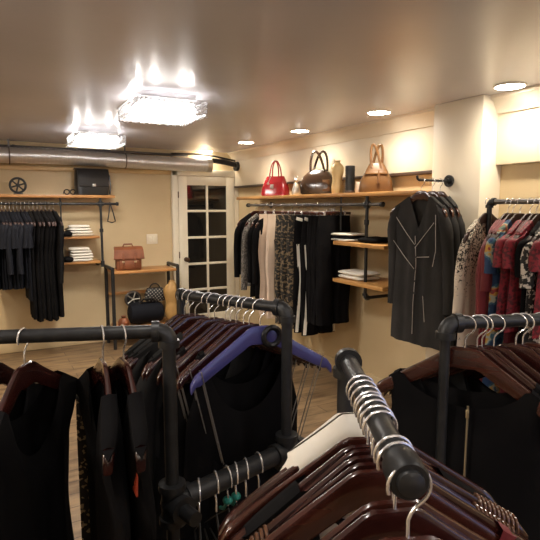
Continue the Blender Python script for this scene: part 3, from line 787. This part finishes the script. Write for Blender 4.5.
for i, (y, z) in enumerate([(.045,.286),(0,.298),(-.05,.29),(-.077,.25),(-.082,.17),(-.084,.10)]):
    q = w_/2*(1.0-.02*i); rings.append([V((-q,y,z)), V((q,y,z)), V((q,y+.006,z-.006)), V((-q,y+.006,z-.006))])
fp = rack_part('flap', fl.ringmesh(rings), 'leather_black')
MB().box((0,-.09,.11), (.035,.008,.03), bev=.002).build('buckle', 'silver', fp)
rack_part('side_strap', MB().tube([(w_/2-.01,0,.26),(w_/2+.012,-.02,.22),(w_/2+.018,-.03,.10),(w_/2+.005,-.03,.01)], .009, 8), 'leather_black')
a = at_y(73, 191, 6.05)
root = empty('sunglasses', (a.x-.03, 6.06, ZS), 'black round looped sunglasses lying beside boxy black handbag on shelf', 'sunglasses')
for x in (-.032, .032): rack_part('lens_rim', MB().torus((x,0,.032), .026, .006, 'Y', 20, 8), 'leather_black')
rack_part('bridge', MB().tube([(-.008,0,.04),(0,-.003,.044),(.008,0,.04)], .004, 6), 'leather_black')
for x in (-.058, .058): rack_part('temple', MB().tube([(x,0,.036),(x,.06,.034),(x*.95,.10,.012)], .004, 6), 'leather_black')
# ------------------------------------------------------------------ side table with satchel
tx0 = at_y(114, 275, 5.85).x; tx1 = at_y(177, 275, 5.85).x; tz = at_y(145, 271.5, 5.85).z; tz2 = at_y(145, 298, 5.85).z
tyf, tyb = 5.85, 6.24
root = empty('side_table', ((tx0+tx1)/2, (tyf+tyb)/2, 0), 'pipe framed side table with wooden top below the light switch', 'table'); O = V(root.location)
rack_part('table_top', MB().box(((tx0+tx1)/2, (tyf+tyb)/2, tz), (tx1-tx0, tyb-tyf, .028), bev=.003), 'oak')
rack_part('lower_shelf', MB().box(((tx0+tx1)/2, (tyf+tyb)/2, .22), (tx1-tx0-.05, tyb-tyf-.05, .025), bev=.003), 'oak')
for x in (tx0-.012, tx1+.012):
    for y in (tyf+.01, tyb-.03):
        rack_part('leg', MB().tube([(x,y,0), (x,y,tz+.05)], .02, 14))
    rack_part('side_rail', MB().tube([(x,tyf+.01,tz+.045),(x,tyb-.03,tz+.045)], .02, 12))
    rack_part('side_rail', MB().tube([(x,tyf+.01,.205),(x,tyb-.03,.205)], .014, 12))
rack_part('back_rail', MB().box(((tx0+tx1)/2, tyb-.02, tz2+.02), (tx1-tx0, .02, .035), bev=.003), 'oak')
rack_part('apron', MB().box((tx1-.25, tyb-.02, tz-.05), (.45, .015, .06), bev=.003), 'white_paint')
tt_ = tz+.014
sxc = at_y(128.5, 260, 5.98).x
root = empty('satchel', (sxc, 5.99, tt_), 'brown leather satchel with flap standing on the side table', 'satchel'); root.rotation_euler = (0,0,-.1); root.scale = (1.1,1.1,1.18); O = V((0,0,0))
rack_part('bag_body', loft_box(MB(), [(0,.125,.055),(.008,.13,.062),(.10,.13,.065),(.19,.125,.055),(.21,.12,.045)]), 'leather_tan')
fl = MB(); rings = []
for i, (y, z) in enumerate([(.05,.20),(.02,.228),(-.03,.226),(-.066,.20),(-.078,.15),(-.082,.115)]):
    q = .135+.004*i; rings.append([V((-q,y,z)), V((q,y,z)), V((q,y+.006,z-.006)), V((-q,y+.006,z-.006))])
rack_part('flap', fl.ringmesh(rings), 'leather_tan')
for x in (-.06, .06):
    sp = rack_part('strap', MB().box((x,-.086,.10), (.022,.008,.15), bev=.003), 'leather_tan'); MB().box((x,-.092,.085), (.026,.006,.018), bev=.002).build('buckle', 'gold_metal', sp)
rack_part('front_pocket', MB().box((0,-.07,.055), (.20,.03,.085), bev=.012), 'leather_tan')
rack_part('handle', MB().tube([(-.05,0,.225),(-.04,0,.25),(.04,0,.25),(.05,0,.225)], .008, 8), 'leather_tan')
def lower_item(px, y): return at_y(px, 300, y).x
ZT = .2325
def zpix(px, py, y): return at_y(px, py, y).z
# things on the table's lower shelf
fx = lower_item(172, 6.0)
z1 = zpix(172, 280, 5.93)
root = empty('display_bust', (fx-.02, 5.93, ZT), 'tan headless bust form on the lower shelf of side table', 'bust form')
hh = z1-ZT
rack_part('torso', MB().lathe([(.05,.05*hh),(.075,.12*hh),(.095,.25*hh),(.08,.42*hh),(.078,.5*hh),(.10,.66*hh),(.105,.76*hh),(.085,.86*hh),(.045,.92*hh),(.035,.97*hh),(.036,hh)], n=24, ey=.75), 'bust_linen')
rack_part('base', MB().lathe([(.075,0),(.075,.015),(.02,.025),(.02,.06*hh)], n=20), 'dark_brown')
x = lower_item(152, 5.98); zb = zpix(152, 313, 5.98)
root = empty('duffel_bag', (lower_item(147, 5.99), 6.0, ZT), 'dark navy slouchy bag lying across the lower shelf of side table', 'bag')
zt_ = zpix(150, 302, 5.9); hb = zt_-ZT
rack_part('bag_body', MB().ringmesh([[V((xx, .13*q*cos(2*pi*k/18), hb*.5+hb*.5*q*sin(2*pi*k/18)*(1 if sin(2*pi*k/18) < 0 else .95+.05*sin(xx*30)))) for k in range(18)] for xx, q in ((-.215,.55),(-.20,.85),(-.11,1),(0,.93),(.10,1),(.17,.85),(.19,.55))]), 'navy_cloth')
rack_part('handle', MB().tube([(-.1,-.05,hb*.92),(-.06,-.07,hb*1.12),(.06,-.07,hb*1.12),(.1,-.05,hb*.92)], .010, 8), 'leather_black')
x = lower_item(155, 6.0)
root = empty('dotted_handbag', (x, 6.0, ZT+hb*.97), 'black handbag with pale dotted lattice perched on the navy bag under the side table', 'handbag')
ht = zpix(157, 287.5, 6.0)-ZT-hb*.97
rack_part('bag_body', loft_box(MB(), [(0,.10,.05),(.01,.115,.055),(ht*.5,.12,.055),(ht*.9,.10,.04),(ht,.085,.03)], p=.5), 'dot_leather')
rack_part('handle', MB().torus((0,0,ht-.01), .06, .008, 'Y', 20, 8, 0, pi), 'leather_black')
x = lower_item(136, 5.98)
root = empty('round_ornament', (x, 6.12, ZT), 'round grey and black wheel ornament leaning behind the navy bag', 'ornament')
zc = zpix(136, 299, 6.1)-ZT
rack_part('rim', MB().torus((0,0,zc), .085, .016, 'Y', 28, 10), 'steel_pipe'); rack_part('disc', MB().tube([(0,-.01,zc),(0,.012,zc)], .075, 24), 'pipe')
for k in range(5):
    q = k*2*pi/5; rack_part('spoke', MB().tube([(0,-.014,zc),(.08*cos(q),-.014,zc+.08*sin(q))], .008, 8), 'silver')
rack_part('stand', MB().box((0,.0,(zc-.085)/2), (.08,.05,zc-.08), bev=.005), 'pipe')
x = lower_item(123, 5.95)
root = empty('suede_pouch', (x, 5.95, ZT), 'small tan suede pouch at the left end of side table shelf', 'pouch')
rack_part('pouch_body', MB().lathe([(.045,0),(.062,.02),(.065,.06),(.045,.095),(.02,.105),(.032,.125)], n=20), 'leather_tan')
rack_part('drawstring', MB().torus((0,0,.105), .022, .004, 'Z', 18, 6), 'dark_brown')
# ------------------------------------------------------------------ right wall: shelf, rail, bags
XS = 2.66; ysa, ysb = 5.62, py1+.002
tag(MB().box(((XS+XR)/2, (ysa+ysb)/2, 1.70), (XR-XS, ysa-ysb, .032), bev=.003).build('wall_shelf', 'pine', None), 'long pine shelf on the right wall carrying the handbags', 'shelf')
XRL, ZR = 2.68, 1.62
yr0, yr1 = azY(247, XRL), azY(381, XRL)
yp = azY(367, XRL)
root = empty('clothes_rail', (XRL, yp, ZR), 'black pipe rail under the handbag shelf with a drop post on right wall', 'clothes rail'); O = V(root.location)
rack_part('rail', MB().tube([(XRL, yr0, ZR), (XRL, yr1, ZR)], RW, 14), 'steel_pipe')
rack_part('end_cap', MB().tube([(XRL, yr1, ZR), (XRL, yr1-.025, ZR)], RW*1.5, 14))
rack_part('elbow', elbow(MB(), (XRL, yr0, ZR), V((0,-1,0)), V((1,0,0)), RW, .028)); rack_part('wall_bracket', MB().tube([(XRL, yr0, ZR), (XR, yr0, ZR)], RW, 12).tube([(XR-.012, yr0, ZR), (XR, yr0, ZR)], .036, 18))
zb = .87
rack_part('post', MB().tube([(XRL, yp, 1.684), (XRL, yp, zb)], RW, 14)); rack_part('tee', tee(MB(), (XRL, yp, ZR), (V((0,1,0)), V((0,-1,0)), UP, DN), RW, .026))
rack_part('coupling', MB().tube([(XRL, yp, 1.50), (XRL, yp, 1.46)], RW*1.5, 12))
rack_part('elbow', elbow(MB(), (XRL, yp, zb), UP, V((1,0,0)), RW, .03)); rack_part('wall_bracket', MB().tube([(XRL, yp, zb), (XR, yp, zb)], RW, 12).tube([(XR-.012, yp, zb), (XR, yp, zb)], .036, 18))
y2 = azY(352, XRL)
rack_part('shelf_hanger', MB().tube([(XRL, y2+.15, 1.684), (XRL, y2+.15, 1.40)], RW*.55, 10))
for px in (305, 330): pass
XSS = 2.60; sa, sb_ = azY(333.5, XSS), azY(391, 2.66)
for z, nm in ((1.30, 'upper'), (.985, 'lower')):
    o = MB().box(((XSS+XR)/2, (sa+sb_)/2, z), (XR-XSS, sa-sb_, .03), bev=.003).build('small_shelf', 'pine', None)
    tag(o, f'{nm} small pine shelf of folded clothes below the camel handbag', 'shelf')
yw = azY(349, 2.74)
zz = 1.315
for k, (m_, lb) in enumerate((('white_cloth','folded white shirt at the bottom of the stack on upper pine shelf'), ('black_cloth','folded black shirt between two white ones on upper pine shelf'), ('white_cloth','folded white shirt on top of the stack on upper pine shelf'))):
    folded(2.74, yw-.0, zz, .24, .30-.02*k, m_, lb, None, 30+k, rnd.uniform(-.06,.06), .022); zz += .0225
folded(2.78, azY(378, 2.78), 1.315, .28, .22, 'black_cloth', 'folded black sweater at near end of the upper pine shelf', None, 35, .1, .045)
zz = 1.0
for k in range(2): folded(2.76, azY(360, 2.76), zz, .24, .34, 'white_cloth', f'folded white shirt, {("bottom","top")[k]} of the pair on the lower pine shelf', 'folded white pair', 40+k, rnd.uniform(-.06,.06), .034); zz += .0345
# clothes along the right rail
def ryl(px, half): return azY(px, XRL-half)
def RR(): return R(rnd.uniform(-5, 5))
LOCR = lambda y: (XRL, y, ZR+.004)
y = ryl(238, .22); rz = RR(); hanger('plain', LOCR(y), rz, 'dark hanger holding the black jacket nearest the glass door')
garment('jacket', 'black jacket nearest the glass door on the right wall rail', 'jacket', 'black_cloth', LOCR(y), rz, L=.70, sleeve=(.6,.05,.042,.01), T=.03, seed=140)
y = ryl(244.5, .22); rz = RR(); hanger('plain', LOCR(y), rz, 'dark hanger holding the grey knit cardigan on the right rail')
garment('cardigan', 'speckled grey knit cardigan on the right wall rail', 'cardigan', 'knit_grey', LOCR(y), rz, L=.80, sleeve=(.72,.05,.045,.005), T=.04, seed=141)
for k, px in enumerate((251, 256)):
    y = ryl(px, .21); rz = RR(); hanger('plain', LOCR(y), rz, f'dark hanger with black coat, {("grey cardigan","pink trousers")[k]} side, on right wall rail')
    garment('coat', ('long black coat next to the grey knit cardigan', 'long black coat next to the pink trousers')[k], 'coat', 'black_cloth', LOCR(y), rz, L=.9, sleeve=(.62,.05,.042,.005), T=.035, seed=142+k)
def pant(px, half, m_, lab, hl, **kw):
    y = ryl(px, half); rz = RR()*.6; hanger('clip', LOCR(y), rz, hl); return trousers('trousers', lab, m_, LOCR(y), rz, half=half, **kw)
pant(258, .19, 'pink_cloth', 'pale pink pleated trousers nearest the black coats, right wall rail', 'clip hanger of the pale pink trousers beside the black coats', L=1.08, seed=1, T=.045)
pant(266.5, .19, 'pink_cloth', 'pale pink pleated trousers nearest the animal print pair, right wall rail', 'clip hanger of the pale pink trousers beside the animal print', L=1.08, seed=2, T=.045)
for k, px in enumerate((275, 281, 287.5)):
    pant(px, .19, 'animal_cloth', f'black and tan animal print trousers, {("beside the pink pair","middle of three","beside the white striped pair")[k]}', f'clip hanger of animal print trousers, {ORD[k]} from the pink pair', L=1.1, seed=5+k, T=.04)
pant(294, .19, 'black_cloth', 'black trousers with white side stripes beside the animal print', 'clip hanger of the striped trousers beside the animal print', L=1.12, seed=9, stripe='white_cloth', T=.03)
pant(301.5, .19, 'black_cloth', 'black trousers with white side stripes beside the plain black pairs', 'clip hanger of the striped trousers beside plain black trousers', L=1.12, seed=10, stripe='white_cloth', T=.03)
for k, px in enumerate((307, 309.5, 312, 314.5, 317)):
    pant(px, .18, 'black_cloth', f'plain black trousers, {ORD[k]} after the striped pairs on the right wall rail', f'clip hanger of plain black trousers, {ORD[k]} after the striped pairs', L=.98, seed=12+k, T=.035)
# handbags on the right shelf
ZQ = 1.7165
def pos(px, x=2.80): return azY(px, x)
def tote(name, label, y, x, w, h, d, m_, handle_h, rz, hr=.008, dome=False, tri=False):
    global root, O
    root = empty(name, (x, y, ZQ), label, 'handbag'); root.rotation_euler = (0,0,rz); O = V((0,0,0))
    if dome: secs = [(0,w*.44,d*.42),(.01,w*.49,d*.48),(h*.35,w*.52,d*.5),(h*.7,w*.44,d*.4),(h*.9,w*.30,d*.24),(h,w*.2,d*.12)]
    else: secs = [(0,w*.47,d*.45),(.01,w*.5,d*.5),(h*.4,w*.48,d*.46),(h*.8,w*.38,d*.3),(h,w*.33,d*.18)]
    if tri: secs = [(0,w*.48,d*.47),(.01,w*.5,d*.5),(h*.4,w*.45,d*.42),(h*.8,w*.29,d*.26),(h,w*.2,d*.15)]
    rack_part('bag_body', loft_box(MB(), secs, p=.45), m_)
    for s_, q in ((-1, .8), (1, 1)):
        yy = s_*d*.2; a = w*(.13 if tri else .18); lean = s_*w*.10 if (tri or dome) else 0; pts = []
        for k in range(15):
            t = pi*k/14; pts.append((a*cos(t)*(1 if not dome else 1.1)+lean*sin(t), yy*(1-.6*sin(t)), h*.82+handle_h*sin(t)**(1.15 if tri or dome else .8)))
        rack_part('handle', MB().tube(pts, hr, 8), m_)
    return root
tote('red_handbag', 'glossy red leather handbag with two tall handles, on the pine shelf', pos(275.5), 2.80, .31, .21, .16, 'leather_red', .20, R(-60))
fp = rack_part('front_panel', MB().box((0,-.066,.085), (.15,.012,.12), Matrix.Rotation(-.1, 4, 'X'), bev=.005), 'leather_red')
MB().box((0,-.078,.10), (.035,.012,.045), bev=.003).build('clasp', 'silver', fp)
rack_part('charm', MB().tube([(-.02,-.07,.20),(-.04,-.085,.14)], .004, 6).ball((-.04,-.088,.13), .014, 6), 'silver')
tote('brown_handbag', 'dark brown glossy domed handbag with pointed handles, on the pine shelf', pos(318.5), 2.80, .34, .23, .18, 'leather_brown', .21, R(-50), .012, dome=True)
rack_part('side_patch', MB().box((.09,-.075,.08), (.075,.02,.11), Matrix.Rotation(-.08, 4, 'X'), bev=.01), 'leather_camel')
rack_part('zipper', MB().tube([(-.07,0,.228),(0,0,.237),(.07,0,.228)], .006, 6), 'gold_metal')
tote('camel_handbag', 'camel leather handbag with crossed tall handles at near end of pine shelf', pos(375.5), 2.80, .28, .23, .15, 'leather_camel', .19, R(-42), .011, tri=True)
rack_part('belt', MB().box((0,-.056,.15), (.17,.01,.02), Matrix.Rotation(-.2, 4, 'X'), bev=.003), 'leather_camel')
rack_part('tassel', MB().tube([(.02,-.07,.17),(.02,-.082,.12),(.02,-.08,.07)], [.004,.010,.012], 8), 'leather_camel')
root = empty('torso_vase', (2.80, pos(337), ZQ), 'cream ceramic torso shaped vase between brown handbag and black cylinder', 'vase')
rack_part('vase_body', MB().lathe([(.045,0),(.052,.01),(.055,.06),(.047,.11),(.046,.14),(.058,.19),(.06,.225),(.045,.255),(.026,.27),(.024,.285),(.027,.29)], n=24, ey=.85), 'cream_ceramic')
rack_part('rim', MB().torus((0,0,.288), .025, .004, 'Z', 20, 6), 'cream_ceramic')
root = empty('black_candle_holder', (2.80, pos(349.5), ZQ), 'matte black ribbed cylinder vase right of the cream vase', 'vase')
rack_part('vase_body', MB().lathe([(.040,0),(.042,.005)]+[(.040+(.0025 if k % 2 else 0), .01+.0095*k) for k in range(20)]+[(.042,.205),(.042,.232),(.036,.235),(.034,.21)], n=24), 'leather_black')
rack_part('base_band', MB().lathe([(.043,0),(.045,.004),(.045,.02),(.043,.024)], n=24), 'dark_brown')
root = empty('small_figurine', (2.78, pos(297.5), ZQ), 'small silvery cat figurine between the red and brown handbags', 'figurine')
rack_part('body', MB().lathe([(.04,0),(.045,.01),(.042,.05),(.03,.10),(.018,.13)], n=18, ey=.8), 'silver')
rack_part('head', MB().ball((0,-.005,.15), .026, 7), 'silver')
for x in (-.014, .014): rack_part('ear', MB().tube([(x,0,.165),(x*1.3,0,.195)], [.009,.002], 8), 'silver')
root = empty('pink_candle', (2.78, pos(361), ZQ), 'small pinkish brown candle beside the camel handbag', 'candle')
rack_part('wax', MB().lathe([(.030,0),(.032,.004),(.032,.085),(.028,.09),(.004,.086)], n=20), 'pink_cloth'); rack_part('wick', MB().tube([(0,0,.085),(.002,0,.10)], .0015, 6), 'rubber')
# ------------------------------------------------------------------ face-out arm on the pilaster with stitched cardigans
fa = at_x(449.5, 181, pxf); yA, zA = fa.y, fa.z
xa = pxf-.30
root = empty('faceout_rail', (pxf, yA, zA), 'black pipe arm with upturned tip on the cream pilaster', 'display arm'); O = V(root.location)
rack_part('arm', MB().tube([(pxf, yA, zA), (xa+.02, yA, zA), (xa+.006, yA, zA+.008), (xa, yA, zA+.028)], .0085, 12))
rack_part('flange', MB().tube([(pxf-.012, yA, zA), (pxf, yA, zA)], .04, 20).tube([(pxf-.03, yA, zA), (pxf-.010, yA, zA)], .018, 16))
CG = 'cardigans on the wall arm'
zc_ = zA+.008+.0062-.0245+.0105
for k, (dx, lb, hl) in enumerate(((.045, 'black cardigan with white contrast stitching, in front on the pilaster arm', 'dark hanger of the stitched cardigan on the pilaster arm'),
                              (.14, 'plain black cardigan behind the stitched one on the pilaster arm', 'dark hanger directly behind the stitched cardigan'),
                              (.215, 'plain black cardigan closest to the pilaster face', 'dark hanger closest to the pilaster face'))):
    lc = (xa+dx, yA+.0, zA-.004); rz = -pi/2+R((6, -6, -10)[k])
    rz = R(-90+(4, -4, -8)[k])
    hanger('red', lc, rz, hl)
    o = garment('cardigan', lb, 'cardigan', 'cardigan_knit', lc, rz, L=1.02, W=((0,.2),(.15,.20),(.45,.21),(1,.245)), T=.035, sh=.21, vneck=True, neck=(.085,.22,.015), sleeve=(.66,.06,.045,.02), seed=160+k, folds=(7,.009))
    if k == 0:
        T_ = -.047
        def seam(pts): 
            MB().tube([V((x, T_-.0, z)) for x, z in pts], .0022, 6).build('stitching', 'stitch', o)
        for pts in (((-.17,-.24),(-.08,-.34),(.0,-.42)), ((-.19,-.40),(-.09,-.50),(.0,-.58)), ((.15,-.27),(.07,-.36),(.0,-.44)), ((.02,-.50),(.12,-.49)), ((.0,-.36),(.015,-.55),(.0,-.8),(.0,-1.02)), ((.16,-.22),(.17,-.45),(.15,-.55)), ((.08,-.75),(.10,-.92))): seam(pts)
        MB().box((0,-.004,-.085), (.03,.004,.02), bev=.001).build('neck_label', 'white_cloth', o)
        for z in (-.42, -.50, -.58, -.66, -.74): MB().tube([(.008,T_-.004,z),(.008,T_+.003,z)], .007, 10).build('button', 'satin_black', o)
# ------------------------------------------------------------------ alcove rail with bright dresses
XA, ZA = 2.62, 1.63
ya0 = azY(489.5, XA); ya1 = ya0-.95
root = empty('clothes_rail', (XA, ya0, ZA), 'grey pipe rail in the alcove with the red dresses', 'clothes rail'); O = V(root.location)
rack_part('rail', MB().tube([(XA, ya0, ZA), (XA, ya1, ZA)], RW*1.1, 14), 'steel_pipe')
for yy, dd in ((ya0, -1), (ya1, 1)):
    rack_part('elbow', elbow(MB(), (XA, yy, ZA), V((0,dd,0)), DN, RW*1.1, .03)); rack_part('post', MB().tube([(XA, yy, ZA-.02), (XA, yy, 0)], RW*1.1, 12))
fm = MB(); flange(fm, XA, ya0); flange(fm, XA, ya1); rack_part('floor_flange', fm)
AL = [(463,'scroll_print','dress','cream dress with black floral scrollwork on top, first in the alcove',1.1,(.55,.05,.045,.005)),
      (483,'burgundy','dress','plain burgundy dress next to the cream scrollwork dress in the alcove',1.1,(.5,.05,.045,.005)),
      (488,'burgundy','dress','plain burgundy dress next to the multicoloured print in the alcove',1.05,(.3,.05,.045,.005)),
      (495,'flower_print','dress','multicoloured blue and gold print dress in the alcove',1.05,(.2,.05,.05,.005)),
      (505,'red_lace','top','red lace top beside the multicoloured print in the alcove',.62,(.16,.055,.055,.01)),
      (511,'deep_red','dress','dark maroon dress between the two red lace tops in the alcove',1.1,None),
      (517,'red_lace','top','red lace top nearest the black dress in the alcove',.62,(.16,.055,.055,.01)),
      (527,'black_cloth','dress','black dress with short sleeves in the alcove',.9,(.2,.055,.05,.01)),
      (534,'bw_print','dress','black and white speckled print dress at right end of the alcove',1.05,(.25,.055,.05,.01)),
      (545,'red_lace','top','red lace top cut off by the right edge of the photo',.62,(.16,.055,.055,.01))]
for k, (px, m_, nm, lb, L_, sl) in enumerate(AL):
    y = azY(px, XA-.21)-.0; rz = RR()
    hanger('dark', (XA, y, ZA+.002), rz, f'dark hanger, {ORD[k]} from the pilaster on the alcove rail')
    garment(nm, lb, nm, m_, (XA, y, ZA+.002), rz, L=L_, T=.03, sh=.205, sleeve=sl, seed=180+k, folds=(6,.006), neck=(.09,.10,.02))
for pr in PROTO.values():
    for ch in list(pr.children): bpy.data.objects.remove(ch)
    bpy.data.objects.remove(pr)
# ------------------------------------------------------------------ view
sc.view_settings.view_transform = 'Standard'; sc.view_settings.look = 'None'; sc.view_settings.gamma = 1
sc.view_settings.use_curve_mapping = False; sc.view_settings.exposure = 1.0
sc.cycles.use_denoising = True; sc.cycles.max_bounces = 8; sc.cycles.sample_clamp_indirect = 6
